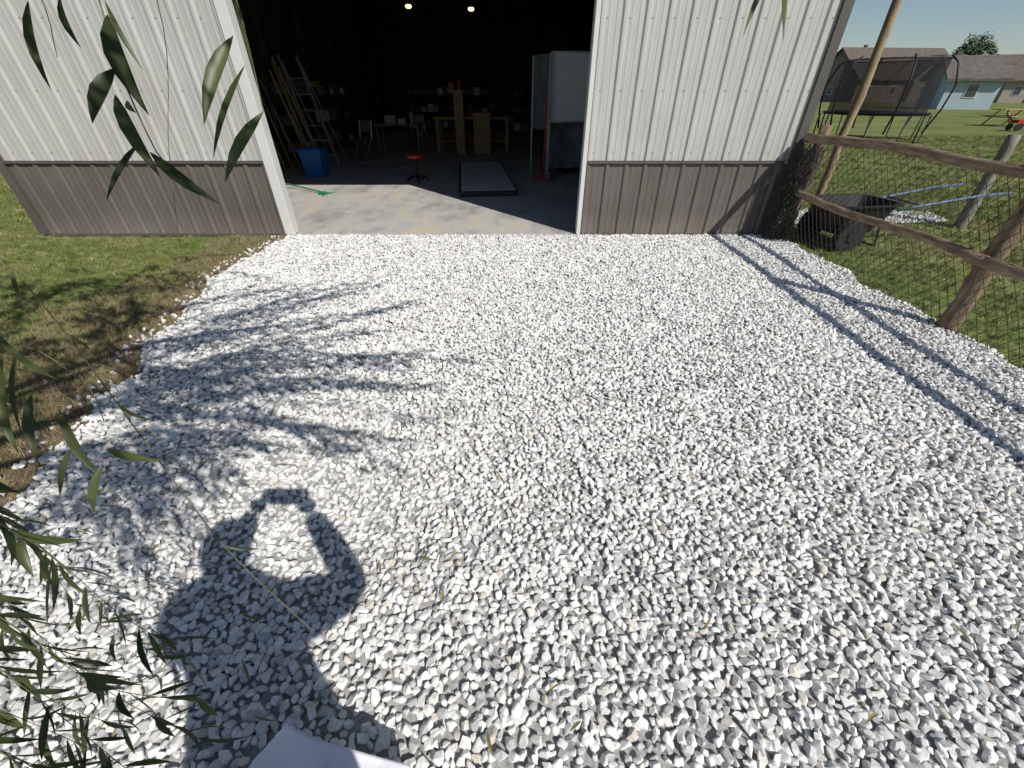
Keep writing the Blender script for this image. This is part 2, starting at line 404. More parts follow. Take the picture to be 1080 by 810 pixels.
b.box(XL+.1,OL-.12,YW-.032,YW+.01,ZW,ZW+.03); b.box(OR+.05,XR-.1,YW-.032,YW+.01,ZW,ZW+.03)
b.box(XL,XL+.1,YW-.035,YW+.06,.02,EH); b.box(XR-.1,XR,YW-.035,YW+.06,.02,EH)
b.box(XL+.1,OL-.12,YW-.03,YW+.02,.0,.03); b.box(OR+.05,XR-.1,YW-.03,YW+.02,.0,.03)
b.obj('dark_trim',M['trimdark'],barn)
b=B()
b.box(OL-.12,OL,YW-.045,YW+.10,.02,DH+.12); b.box(OR,OR+.05,YW-.04,YW+.10,.02,DH+.12); b.box(OL,OR,YW-.04,YW+.10,DH,DH+.12)
bev(b.obj('door_trim',M['trimwhite'],barn),.006)
b=B()
b.box(XL+.02,OL-.12,YW+.11,YW+.16,.0,EH); b.box(OR+.05,XR-.02,YW+.11,YW+.16,.0,EH); b.box(OL-.12,OR+.05,YW+.11,YW+.16,DH,EH)
b.box(XL,XL+.05,YW+.17,BD,0,EH); b.box(XR-.05,XR,YW+.17,BD,0,EH); b.box(XL,XR,BD,BD+.05,0,EH)
for i in range(7):
    yy=8+i*2.4
    b.box(XL+.06,XL+.2,yy,yy+.14,0,EH); b.box(XR-.2,XR-.06,yy,yy+.14,0,EH)
    b.box(XL+.05,XR-.05,yy,yy+.1,4.5,4.75)
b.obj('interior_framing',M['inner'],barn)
cx=(XL+XR)/2
b=B()
b.add([(XL-.4,YW-.4,EH-.1),(cx,YW-.4,EH+1.5),(XR+.4,YW-.4,EH-.1),(XL-.4,BD+.4,EH-.1),(cx,BD+.4,EH+1.5),(XR+.4,BD+.4,EH-.1)],[(0,1,4,3),(1,2,5,4)])
b.obj('roof',M['roofm'],barn)
mkobj('gable',[(XL,YW,EH),(XR,YW,EH),(cx,YW,EH+1.45)],[(0,1,2)],M['siding'],barn)
mkobj('gable_back',[(XL,BD+.05,EH),(XR,BD+.05,EH),(cx,BD+.05,EH+1.45)],[(0,1,2)],M['siding'],barn)
b=B(); b.box(XL+.06,XR-.06,YW+.17,BD-.01,-.1,.018); b.box(OL+.005,OR-.005,YW-.05,YW+.166,-.1,.02)
b.obj('concrete_floor',M['concrete'],barn)
b=B()
for x,y in[(-3.57,19.1),(-1.46,19.7)]:
    b.tube([(x,y,3.95),(x,y,3.9),(x,y,3.86)],[.09,.11,.07],12,0)
    b.cyl((x,y,3.95),(x,y,4.5),.01,6,1)
b.obj('ceiling_lamps',[M['lamp'],M['inner']],barn)

# ------------------------------------------------------------ barn contents
e=empty('recycling_bin')
b=B()
def frustum(b,cx,cy,z0,z1,w0,d0,w1,d1,mi=0,th=.02):
    for s in (0,1):
        k=-th*s*2
        vs=[]
        for z,ww,dd in((z0+th*s,w0+k,d0+k),(z1,w1+k,d1+k)):
            vs+=[(cx-ww/2,cy-dd/2,z),(cx+ww/2,cy-dd/2,z),(cx+ww/2,cy+dd/2,z),(cx-ww/2,cy+dd/2,z)]
        fs=[(0,3,2,1),(0,1,5,4),(1,2,6,5),(2,3,7,6),(3,0,4,7)]
        if s: fs=[tuple(reversed(q)) for q in fs]
        b.add(vs,fs,mi)
    w_,d_=w1,d1; r=.02
    b.box(cx-w_/2-r,cx+w_/2+r,cy-d_/2-r,cy-d_/2+.01,z1-.03,z1,mi); b.box(cx-w_/2-r,cx+w_/2+r,cy+d_/2-.01,cy+d_/2+r,z1-.03,z1,mi)
    b.box(cx-w_/2-r,cx-w_/2+.01,cy-d_/2+.01,cy+d_/2-.01,z1-.031,z1-.001,mi); b.box(cx+w_/2-.01,cx+w_/2+r,cy-d_/2+.01,cy+d_/2-.01,z1-.031,z1-.001,mi)
frustum(b,-4.25,10.0,.02,.55,.36,.3,.46,.38)
b.obj('bin_body',M['blue'],e)
e=empty('stool'); b=B(); sx,sy=-1.95,9.4
b.tube([(sx,sy,.44),(sx,sy,.45),(sx,sy,.5),(sx,sy,.51)],[.15,.17,.17,.15],20)
b.obj('seat',M['red'],e,True)
b=B(); b.cyl((sx,sy,.1),(sx,sy,.44),.025)
for i in range(5):
    a=i*P2/5; b.tube([(sx,sy,.12),(sx+.22*math.cos(a),sy+.22*math.sin(a),.08)],.018,8); b.tube([(sx+.22*math.cos(a)-.015,sy+.22*math.sin(a),.045),(sx+.22*math.cos(a)+.015,sy+.22*math.sin(a),.045)],.027,10)
b.obj('base',M['black'],e)
e=empty('exercise_mat')
q=Quaternion((0,0,1),math.radians(6)).to_matrix()
b=B()
b.box(-1.12,-.08,7.85,11.55,.02,.11,0,q,(-.6,9.7,0))
bev(b.obj('mat_sides',M['black'],e),.015)
b=B()
b.box(-1.08,-.12,7.9,11.5,.105,.116,0,q,(-.6,9.7,0))
b.obj('mat_top',M['matw'],e)
e=empty('workbench'); b=B()
b.box(-2.3,-.1,14.2,15,.86,.92)
for x in(-2.25,-.2):
    for y in(14.25,14.9): b.box(x,x+.09,y,y+.09,.02,.86)
b.box(-2.2,-.2,14.3,14.9,.3,.33)
b.box(-1.62,-1.36,13.8,14.0,.02,1.5); b.box(-1.75,-1.3,13.75,14.05,1.5,1.56)
b.box(-1.1,-.62,13.8,14.05,.02,1.0); b.box(-1.15,-.57,13.76,14.1,1.0,1.04)
bev(b.obj('timber',M['pine'],e),.008)
b=B()
for i in range(14):
    x=U(-2.2,-.3); h=U(.08,.35); ww=U(.06,.2); b.box(x,x+ww,14.4,14.4+ww,.92,.92+h,0)
b.obj('tools',[M['black']],e)
b=B(); b.box(-1.72,-1.6,13.78,13.95,1.56,1.72); b.cyl((-1.45,13.9,1.56),(-1.45,13.9,1.78),.05); b.obj('cans',M['red'],e)
e=empty('rolling_whiteboard'); b=B()
b.box(.78,2.0,9.9,9.93,1.05,2.12); b.obj('panel',M['white'],e)
b=B()
for x in(.76,2.0): b.box(x-.02,x+.02,9.88,9.95,.15,2.15); b.box(x-.02,x+.02,9.6,10.25,.1,.15)
b.box(.78,1.98,9.885,9.945,2.12,2.15); b.box(.78,1.98,9.885,9.945,1.02,1.05)
for x in(.76,2.0):
    for y in(9.62,10.22): b.cyl((x-.015,y,.06),(x+.015,y,.06),.04)
b.obj('frame',M['alu'],e)
e=empty('canvas_screen'); b=B()
b.add([(.42,10.3,.9),(.72,9.75,.9),(.72,9.75,2.08),(.42,10.3,2.08)],[(0,1,2,3)]); b.obj('screen',M['greycloth'],e)
b=B(); b.cyl((.42,10.3,.02),(.42,10.3,2.1),.018); b.cyl((.72,9.75,.02),(.72,9.75,2.1),.018); b.cyl((.42,10.3,2.1),(.72,9.75,2.1),.018); b.obj('screen_frame',M['alu'],e)
e=empty('jack_stand'); b=B()
b.cyl((.66,9.5,.1),(.64,9.45,1.45),.016)
b.cyl((.45,9.4,.03),(.9,9.4,.03),.022); b.cyl((.45,9.9,.03),(.9,9.9,.03),.022); b.cyl((.66,9.35,.05),(.66,9.95,.05),.022); b.cyl((.66,9.9,.05),(.65,9.47,.7),.014)
b.obj('red_frame',M['red'],e)
e=empty('covered_machine')
bm=bmesh.new(); bmesh.ops.create_grid(bm,x_segments=30,y_segments=30,size=1)
for vv in bm.verts:
    x,y=vv.co.x,vv.co.y; r=max(abs(x),abs(y))
    z=1.35 if r<.68 else 1.35-(r-.68)/.32*1.2
    s=.68 if r<.68 else .68+(r-.68)*.25
    k=s/max(r,.001) if r>.68 else 1
    a=math.atan2(y,x)
    f_=1+.08*max(0,(1.35-z))*math.sin(a*14+math.sin(a*5)*2)
    vv.co=Vector((1.55+x*k*.9*f_,10.9+y*k*.9*f_,z+.04*noise.noise(Vector((x*3,y*3,0)))))
for fc in bm.faces: fc.smooth=True
me=bpy.data.meshes.new('tarp'); bm.to_mesh(me); bm.free(); me.materials.append(M['greycloth']); o=bpy.data.objects.new('tarp',me); COL.objects.link(o); o.parent=e
e=empty('step_ladder'); b=B()
for s in(0,.42):
    b.tube([(-4.75+s,11.6,.02),(-5.35+s,12.0,2.2)],.03,6)
    b.tube([(-4.9+s,12.6,.02),(-5.33+s,12.05,2.1)],.02,6)
for i in range(6):
    t=.1+i*.14; x=-4.75-.6*t; b.box(x,x+.42,11.6+.4*t-.04,11.6+.4*t+.04,.02+2.18*t,.045+2.18*t)
b.obj('ladder_frame',M['alu'],e)
def chair(cx,cy,r,m,name='folding_chair'):
    e=empty(name); b=B()
    for s in(-.22,.22):
        b.tube([(s,.22,0),(s,-.12,.45),(s,-.2,.88)],.014,6); b.tube([(s,-.25,0),(s,.2,.45)],.014,6)
    b.cyl((-.22,.2,.05),(.22,.2,.05),.01,6); b.cyl((-.22,-.2,.88),(.22,-.2,.88),.014,6)
    b.obj('chair_frame',M['steel'],e)
    c=B(); c.box(-.21,.21,-.16,.22,.43,.46); c.box(-.21,.21,-.215,-.185,.6,.86); bev(c.obj('seat_and_back',m,e),.01)
    e.location=(cx,cy,.02); e.rotation_euler=(0,0,r); return e
chair(-4.1,13.1,2.6,M['greycloth']); chair(-.2,16,.4,M['greycloth']); chair(-3.0,15.5,3.5,M['pine'])
def shelf(x0,x1,y0,y1,h,n):
    e=empty('storage_shelf'); b=B()
    for x in(x0,x1-.04):
        for y in(y0,y1-.04): b.box(x,x+.04,y,y+.04,.02,h)
    for i in range(n): z=.15+i*(h-.3)/(n-1); b.box(x0+.041,x1-.041,y0,y1,z,z+.03)
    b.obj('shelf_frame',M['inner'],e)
    b=B(); lx=(x1-x0)>(y1-y0)
    for i in range(n-1):
        z=.18+i*(h-.3)/(n-1); p=.05
        L_=(x1-x0) if lx else (y1-y0)
        while p<L_-.35:
            ww=U(.15,.35); hh=U(.12,.32); mi=random.choice([0,1,1,2,3,4])
            if lx: b.box(x0+p,x0+p+ww,y0+.05,y1-.06,z,z+hh,mi)
            else: b.box(x0+.05,x1-.06,y0+p,y0+p+ww,z,z+hh,mi)
            p+=ww+U(.02,.1)
    b.obj('boxes',[M['pine'],M['greycloth'],M['black'],M['bluepaint'],M['white']],e)
shelf(-6,-5.4,9.2,11.2,1.9,4); shelf(-6,-5.45,12.5,17,2.2,4); shelf(-4.5,-1,21.5,22.2,2.1,4); shelf(0,3,20,20.7,2.1,4)
e=empty('lumber_rack'); b=B()
for i in range(9):
    x=U(-5.3,-4.6); y=U(10.6,11.6); b.tube([(x,y,.03),(x-.5+U(-.15,.1),y+.3,U(1.4,2.3))],.022,5)
b.obj('leaning_boards',M['pine'],e)
e=empty('garden_rake'); b=B()
b.cyl((-3.45,8.1,.05),(-4.6,8.9,.09),.014,8); 
for i in range(9): b.tube([(-3.47,8.1,.05),(-3.33+i*.012,7.85+i*.05,.035)],.006,5)
b.box(-3.5,-3.38,8.02,8.14,.03,.055)
b.obj('rake_head_and_handle',M['green'],e)
e=empty('work_table'); b=B(); b.box(-3.9,-2.6,13.6,14.3,.74,.78)
for x in(-3.85,-2.7):
    for y in(13.65,14.2): b.box(x,x+.05,y,y+.05,.02,.74)
b.obj('table_top',M['greycloth'],e)
b=B(); b.box(-3.6,-3.3,13.8,14.1,.78,.98); b.box(-3.2,-3.0,13.7,13.9,.78,.9); b.cyl((-2.85,13.9,.78),(-2.85,13.9,1.05),.07); b.obj('items',M['steel'],e)

# ------------------------------------------------------------ rail fence with mesh
fence=empty('rail_fence'); FX=3.46
b=B()
for y,lean in[(5.36,.02),(2.94,.02),(.5,-.02),(-1.9,0)]:
    pts=[];rd=[]
    for i in range(9):
        t=i/8; pts.append((FX+lean*t+U(-.006,.006),y+U(-.006,.006),-.1+1.34*t)); rd.append(.066-.008*t+U(-.004,.004))
    b.tube(pts,rd,14,0,True,.05)
b.obj('posts',M['woodv'],fence,True)
b=B()
for z,r in((1.13,.046),(.56,.040)):
    for y0,y1 in((5.36,2.94),(2.94,.5),(.5,-1.9)):
        pts=[];rd=[]
        for i in range(13):
            t=i/12; pts.append((FX-.10+U(-.006,.006)+.012*math.sin(t*5+y0),y0+(y1-y0)*t+ (.06 if i==0 else 0)-(.06 if i==12 else 0),z+.016*math.sin(t*7+z*5+y0)+U(-.004,.004))); rd.append(r*(1-.2*t)+U(-.003,.003))
        b.tube(pts,rd,12,0,True,.06)
b.obj('rails',M['wood'],fence,True)
b=B(); H=1.1; y0,y1=-1.9,5.32; sp=.08
n=int((y1-y0+H*.8)/sp)
def clip(a,c):
    d=c-a; t0,t1=0,1
    for lim,sg in((y0,1),(y1,-1)):
        fa=(a.y-lim)*sg; fc=(c.y-lim)*sg
        if fa<0 and fc<0: return None
        if fa<0: t0=max(t0,fa/(fa-fc))
        if fc<0: t1=min(t1,fa/(fa-fc))
    if t1-t0<.02: return None
    return a+d*t0,a+d*t1
for i in range(-2,n+16):
    for s in(1,-1):
        ya=y0-.9+i*sp; a=Vector((FX-.04+.004*s,ya,.03)); c=Vector((FX-.04+.004*s,ya+.8*H,.03+H))
        if s==-1: a,c=Vector((a.x,ya+.8*H,.03)),Vector((a.x,ya,.03+H))
        r=clip(a,c)
        if r:
            pts=[]
            for j in range(7):
                p=r[0].lerp(r[1],j/6); p.x+=.018*noise.noise(Vector((p.y*2,p.z*2,0))); p.z+=.012*noise.noise(Vector((p.y*3,p.z*3,5))); pts.append(p)
            b.tube(pts,.0022,4,0,False)
for z in(.03,1.13): b.tube([(FX-.04,y0,z),(FX-.04,y1,z)],.002,4)
b.obj('wire_mesh',M['wire'],fence)
e=empty('wire_mesh_roll'); b=B(); rx,ry=3.30,5.33
for ring,(rad,zt) in enumerate(((.135,.98),(.12,1.02),(.10,.95),(.08,1.04),(.05,.98))):
    m_=max(8,int(rad*2*math.pi/.055)); ox,oy=U(-.02,.02),U(-.02,.02)
    for k in range(m_):
        for s in(1,-1):
            pts=[]
            for j in range(11):
                t=j/10; a=P2*k/m_+s*t*zt/rad*.6+U(-.1,.1)
                rr=rad*(1+.14*math.sin(t*7+k*1.7)+U(-.05,.05)); pts.append((rx+ox+rr*math.cos(a)+.08*t,ry+oy+rr*math.sin(a)*.8,.02+zt*t))
            b.tube(pts,.0036,3,0,False)
for i in range(160):
    a=U(0,P2); z=U(.03,1.0); p=Vector((rx+.13*math.cos(a)+.08*z,ry+.1*math.sin(a),z)); d=Vector((U(-1,1),U(-1,1),U(-.3,1)))*.06
    b.tube([p,p+d,p+d*1.5+Vector((U(-.03,.03),U(-.03,.03),-.02))],.0025,3,0,False)
b.obj('mesh_coil',M['wire'],e)
def rpost(name,x,y,h,r,m):
    b=B(); pts=[];rd=[]
    for i in range(12):
        t=i/11; pts.append((x+U(-.004,.004)*h,y+U(-.004,.004)*h,-.1+(h+.1)*t)); rd.append(r*(1-.12*t)+U(-.003,.003))
    b.tube(pts,rd,12,0,True,.04); return b.obj(name,m,None,True)
rpost('tall_wooden_pole',4.12,5.95,4.3,.05,M['woodp'])
rpost('wooden_post',6.24,5.95,1.1,.07,M['woodg'])
v,f=sheet([(3.5,6.15),(4.6,6.05),(6.3,6.2),(6.5,6.75),(4.8,6.95),(3.5,6.9)],.002)
mkobj('gravel_path',v,f,M['bed']); scatter('gravel',v,f,crock,.028,1800,(0,0,0),(P2,P2,P2),.7,1.2,.003,.015,33)

# ------------------------------------------------------------ wheelbarrow
e=empty('wheelbarrow')
b=B()
def tub(b,L0,W0,L1,W1,z0,z1,th):
    n=24
    def ring(L,W,z):
        o=[]
        for k in range(n):
            a=P2*k/n; c,s_=math.cos(a),math.sin(a)
            x=math.copysign(abs(c)**.45,c)*L/2; y=math.copysign(abs(s_)**.45,s_)*W/2; o.append((x,y,z))
        return o
    rings=[ring(L0*.5,W0*.5,z0),ring(L0,W0,z0+.01),ring(L1,W1,z1),ring(L1+.05,W1+.05,z1),ring(L1+.05,W1+.05,z1-.02)]
    inner=[ring(L1-th*2,W1-th*2,z1-.002),ring(L0-th,W0-th,z0+.03)]
    vs=[];fs=[]
    for r_ in rings+inner: vs+=r_
    for i in range(4):
        for k in range(n): fs.append((i*n+k,i*n+(k+1)%n,(i+1)*n+(k+1)%n,(i+1)*n+k))
    fs.append(tuple(range(n-1,-1,-1)))
    for k in range(n): fs.append((2*n+k,2*n+(k+1)%n,5*n+(k+1)%n,5*n+k)); fs.append((5*n+k,5*n+(k+1)%n,6*n+(k+1)%n,6*n+k))
    fs.append(tuple(6*n+k for k in range(n)))
    b.add(vs,fs)
tub(b,.55,.4,.86,.6,.16,.5,.012)
b.obj('tray',M['black'],e,False)
b=B()
for s in(-.27,.27):
    b.tube([(.42,s*.8,.42),(.7,s*.9,.47),(1.35,s,.56),(1.75,s,.58)],.017,8)
b.cyl((.7,-.25,.47),(.7,.25,.47),.014,8)
b.obj('handles',M['bluepaint'],e,True)
b=B()
for s in(-.29,.29):
    b.tube([(-.15,s-.04,.17),(-.15,s+.04,.17)],.17,20)
b.obj('wheels',M['rubber'],e)
b=B()
for s in(-.345,.335): b.tube([(-.15,s-.001,.17),(-.15,s+.012,.17)],.06,14)
b.cyl((-.15,-.3,.17),(-.15,.3,.17),.014)
b.tube([(.3,-.2,.25),(.36,-.2,.01),(.36,.2,.01),(.3,.2,.25)],.014,8)
b.obj('axle_and_stand',M['rubber'],e)
e.location=(4.02,5.2,0); e.rotation_euler=(0,0,math.radians(8))

# ------------------------------------------------------------ trampoline
e=empty('trampoline'); TC=Vector((13.45,18.3,0)); TR=1.6
def ringpts(r,z,n=40): return [TC+Vector((r*math.cos(P2*k/n),r*math.sin(P2*k/n),z)) for k in range(n+1)]
b=B(); b.tube(ringpts(TR,.86),.03,8,0,False)
for k in range(6):
    a=P2*k/6+.2; c=Vector((math.cos(a),math.sin(a),0)); t_=Vector((-c.y,c.x,0))
    b.tube([TC+c*TR+t_*.55+Vector((0,0,.84)),TC+c*TR+t_*.5+Vector((0,0,.03)),TC+c*TR-t_*.5+Vector((0,0,.03)),TC+c*TR-t_*.55+Vector((0,0,.84))],.025,6)
    b.tube([TC+c*(TR+.04)+Vector((0,0,.3)),TC+c*(TR+.25)+Vector((0,0,1.0)),TC+c*(TR+.32)+Vector((0,0,1.7)),TC+c*(TR+.1)+Vector((0,0,2.3)),TC+c*(TR-.15)+Vector((0,0,2.5))],.03,6)
b.obj('frame_and_poles',M['black'],e,True)
b=B()
pi,po=ringpts(TR-.3,.865),ringpts(TR+.06,.90)
for k in range(40): b.add([pi[k],pi[k+1],po[k+1],po[k]],[(0,3,2,1)])
b.obj('spring_pad',M['black'],e)
b=B(); b.add(ringpts(TR-.28,.85)[:-1],[tuple(range(40))]); b.obj('jump_mat',M['black'],e)
b=B(); l0=ringpts(TR-.1,.88);l1=ringpts(TR-.12,2.42)
for k in range(40): b.add([l0[k],l0[k+1],l1[k+1],l1[k]],[(0,1,2,3)])
b.obj('net',M['net'],e); b=B(); b.tube(ringpts(TR-.12,2.42),.02,6,0,False); b.obj('top_ring',M['black'],e)
e=empty('toy_wagon'); b=B(); b.box(23.4,24.1,22.5,22.9,.3,.45); b.obj('wagon_tub',M['red'],e)
b=B()
for x in(23.5,24.0):
    for y in(22.5,22.9): b.tube([(x,y-.03,.15),(x,y+.03,.15)],.14,14)
b.cyl((23.4,22.7,.35),(22.8,22.7,.7),.02); b.obj('wheels_and_handle',M['black'],e)
e=empty('picnic_table'); b=B(); X,Y=26.5,26
b.box(X-.9,X+.9,Y-.38,Y+.38,.72,.76); b.box(X-.9,X+.9,Y-.9,Y-.62,.43,.47); b.box(X-.9,X+.9,Y+.62,Y+.9,.43,.47)
for x in(X-.6,X+.55):
    b.tube([(x,Y-.8,.0),(x,Y-.2,.72)],.04,4); b.tube([(x,Y+.8,0),(x,Y+.2,.72)],.04,4); b.box(x-.03,x+.03,Y-.85,Y+.85,.38,.43)
b.obj('planks',M['pine'],e)

# ------------------------------------------------------------ houses
def house(name,x,y,w_,d_,eave,ridge,wm,rm,rot,wins=4,gable=False):
    e=empty(name)
    b=B(); b.box(-w_/2,w_/2,-d_/2,d_/2,-.1,eave)
    b.add([(-w_/2,-d_/2,eave),(-w_/2,d_/2,eave),(-w_/2,0,ridge-.1)],[(0,2,1)]); b.add([(w_/2,-d_/2,eave),(w_/2,d_/2,eave),(w_/2,0,ridge-.1)],[(0,1,2)])
    b.obj('walls',wm,e)
    b=B(); o_=.5
    ez=eave-.2
    for s in(-1,1):
        b.add([(-w_/2-o_,s*(d_/2+o_),ez),(w_/2+o_,s*(d_/2+o_),ez),(w_/2+o_,0,ridge),(-w_/2-o_,0,ridge),(-w_/2-o_,s*(d_/2+o_),ez+.2),(w_/2+o_,s*(d_/2+o_),ez+.2),(w_/2+o_,0,ridge+.2),(-w_/2-o_,0,ridge+.2)],[(4,5,6,7),(0,1,2,3),(0,1,5,4),(1,2,6,5),(0,3,7,4)])
    if gable:
        gx=w_*.2; gw=w_*.22; gz=eave+(ridge-eave)*.75
        b.add([(gx-gw,-d_/2-1.0,ez+.1),(gx,-d_/2-1.0,gz),(gx+gw,-d_/2-1.0,ez+.1),(gx-gw,0,ez+.1),(gx,0,gz),(gx+gw,0,ez+.1)],[(0,1,4,3),(1,2,5,4)])
    b.cyl((-w_*.25,1,ridge-1),(-w_*.25,1,ridge+.6),.3,4)
    b.obj('roof',rm,e)
    if gable:
        b=B(); b.box(gx-gw*.85,gx+gw*.85,-d_/2-.8,-d_/2+.01,-.1,eave-.2); b.add([(gx-gw*.95,-d_/2-.8,eave-.21),(gx,-d_/2-.8,gz-.1),(gx+gw*.95,-d_/2-.8,eave-.21)],[(0,2,1)]); b.obj('porch_gable',wm,e)
    b=B();c=B()
    for i in range(wins):
        xx=-w_/2+w_*(i+.5)/wins
        yy=-d_/2
        if gable and abs(xx-gx)<gw: yy=-d_/2-.8
        c.box(xx-.5,xx+.5,yy-.05,yy+.02,.95,2.1); b.box(xx-.42,xx+.42,yy-.07,yy-.02,1.03,2.02)
    for sx_ in(-1,1):
        c.box(sx_*w_/2-.05,sx_*w_/2+.05,-.5,.5,.95,2.1); b.box(sx_*w_/2-.07,sx_*w_/2+.07,-.42,.42,1.03,2.02)
    b.obj('window_glass',M['glass'],e); c.obj('window_frames',M['trimwhite'],e)
    e.location=(x,y,0); e.rotation_euler=(0,0,rot)
house('brick_house',62,86,17,11,3.0,7.0,M['housebrick'],M['roofs'],.1,4,gable=True)
house('blue_house',45.9,52,4.2,5.5,2.5,4.2,M['houseblue'],M['roofs2'],-.35,1)
house('tan_house',80,78,10,9,2.8,5.8,M['housetan'],M['roofs'],-.4,3,gable=True)
house('tan_house',104,100,16,10,2.8,6.4,M['housetan'],M['roofs2'],-.3,4,gable=True)
house('brick_house',84,104,14,10,3,7.2,M['housebrick'],M['roofs2'],.2,4)
house('brick_house',22,110,16,11,3,6.2,M['housebrick'],M['roofs2'],.0,4,gable=True)

def tree(name,x,y,h,cr,n=2600,trunk=.25):
    e=empty(name); b=B()
    b.tube([(x,y,-.1),(x+.1,y,h*.3),(x,y+.1,h*.6),(x,y,h*.9)],[trunk,trunk*.75,trunk*.45,trunk*.1],8)
    cl=[]
    for i in range(30):
        a=U(0,P2); zz=U(.35,.93); rr=cr*math.sqrt(R())*(1.1-abs(zz-.6)*1.6)*.85
        c=Vector((x+rr*math.cos(a),y+rr*math.sin(a),h*zz)); cl.append((c,U(.3,.45)*cr*.8))
        b.tube([(x,y,h*max(.25,zz-.3)),c],[trunk*.25,.03],5)
    b.obj('trunk_and_limbs',M['bark'],e)
    b=B()
    for i in range(n):
        c,r=random.choice(cl); d=Vector((random.gauss(0,1),random.gauss(0,1),random.gauss(0,.8))); d=d.normalized()*r*U(.3,1.05)
        p=c+d; s=U(.10,.24)*cr/3; a=Vector((U(-1,1),U(-1,1),U(-1,1))).normalized(); t=a.orthogonal().normalized()
        b.add([p-a*s,p+t*s*.6,p+a*s,p-t*s*.6],[(0,1,2,3)])
    b.obj('foliage',M['leaffar'],e)
tree('shade_tree',100,114,11.4,4.0,6000)
tree('shade_tree',128,105,8,3.5,1800)
tree('shade_tree',38,120,8,3.5,1500)
b=B()
for i in range(9000):
    t=R(); a=math.radians(-65+150*t); D=260+U(-12,12)
    hh=(5+3.5*noise.noise(Vector((t*40,0,0)))+2*noise.noise(Vector((t*150,3,0))))
    p=Vector((D*math.sin(a),D*math.cos(a),U(0,max(1.5,hh)))); s=U(.6,1.6)
    u_=Vector((U(-1,1),U(-1,1),U(-1,1))).normalized(); q_=u_.orthogonal().normalized()
    b.add([p-u_*s,p+q_*s*.7,p+u_*s,p-q_*s*.7],[(0,1,2,3)])
b.obj('tree_line',M['leaffar'])

# ------------------------------------------------------------ willow
def leaf(b,base,tip,w_,nrm=None,curl=.12,mi=0):
    base=Vector(base);tip=Vector(tip); d=tip-base; L=d.length; d=d/L
    if nrm is None: nrm=Vector((U(-1,1),U(-1,1),U(.0,1)))
    nrm=Vector(nrm); side=d.cross(nrm)
    if side.length<1e-3: side=d.orthogonal()
    side.normalize(); n=side.cross(d).normalized()
    prof=[(0,.04),(.08,.35),(.25,.85),(.45,1),(.65,.85),(.85,.42),(1,.02)]
    vs=[];fs=[]
    for t,k in prof:
        c=base+d*L*t+n*(curl*L*(4*t*(1-t)))*.6+side*(.05*L*math.sin(t*3.1))
        hw=w_*k/2
        vs+=[c-side*hw+n*hw*.35,c,c+side*hw+n*hw*.35]
    for i in range(len(prof)-1):
        a=i*3; fs+=[(a,a+1,a+4,a+3),(a+1,a+2,a+5,a+4)]
    b.add(vs,fs,mi)
def smooth_pts(pts,step=.04):
    pts=[Vector(p) for p in pts]; out=[]
    P=[pts[0]*2-pts[1]]+pts+[pts[-1]*2-pts[-2]]
    for i in range(1,len(P)-2):
        p0,p1,p2,p3=P[i-1:i+3]; n=max(2,int((p2-p1).length/step))
        for k in range(n):
            t=k/n
            out.append(.5*((2*p1)+(p2-p0)*t+(2*p0-5*p1+4*p2-p3)*t*t+(-p0+3*p1-3*p2+p3)*t*t*t))
    out.append(pts[-1]); return out
W=empty('willow_tree')
bt=B(); bl=B(); bk=B()
def shoot(pts,r=.0025,sp=.035,ll=(.07,.115),lw=.014,start=.15,down=.5,end=1.0,spread=.75):
    q=smooth_pts(pts,.03)
    n=len(q)
    bt.tube(q,[r*(1-.7*i/n) for i in range(n)],5,0)
    acc=0
    for i in range(1,n):
        acc+=(q[i]-q[i-1]).length
        while acc>sp and i/n>start and i/n<=end:
            acc-=sp
            d=(q[i]-q[i-1]).normalized(); o=d.orthogonal().normalized(); o=Quaternion(d,U(0,P2))@o
            dr=(d*U(.5,.9)+o*spread*U(.5,1.2)+Vector((0,0,-down))).normalized(); L=U(*ll)
            p=q[i]+(q[i-1]-q[i])*R()
            leaf(bl,p,p+dr*L,lw*U(.75,1.2),None,U(-.1,.2))
tp=smooth_pts([(-2.0,-1.2,-.1),(-1.98,-1.18,.6),(-1.9,-1.1,1.5),(-1.85,-1.1,2.4),(-1.7,-1.0,3.4),(-1.6,-1.0,4.4)],.2)
bk.tube(tp,[.17-.13*i/len(tp) for i in range(len(tp))],12)
limbs=[[(-1.85,-1.1,2.0),(-1.3,-.7,2.5),(-.5,-.2,2.7),(.1,.2,2.6)],
       [(-1.8,-1.05,2.3),(-1.5,-.5,2.7),(-.9,.3,2.8),(-.3,.9,2.5)],
       [(-1.85,-1.1,1.9),(-1.3,-.8,2.3),(-.9,-.6,2.5),(-.5,-.4,2.45)],
       [(-1.8,-1.1,2.8),(-2.2,-.5,3.2),(-2.3,.3,3.3)],
       [(-1.8,-1.1,2.9),(-2.8,-1.2,3.6),(-3.4,-1.0,3.7)],
       [(-1.7,-1.0,3.3),(-1.6,-1.8,4.0),(-1.2,-2.5,4.2)],
       [(-1.85,-1.1,2.1),(-1.6,-.7,2.5),(-1.35,-.1,2.55),(-1.2,.4,2.4)]]
for l in limbs:
    q=smooth_pts(l,.12); bk.tube(q,[.06-.048*i/len(q) for i in range(len(q))],8)
def over(gx,gy,z): return Vector((gx+.68*z,gy-.82*z,z))
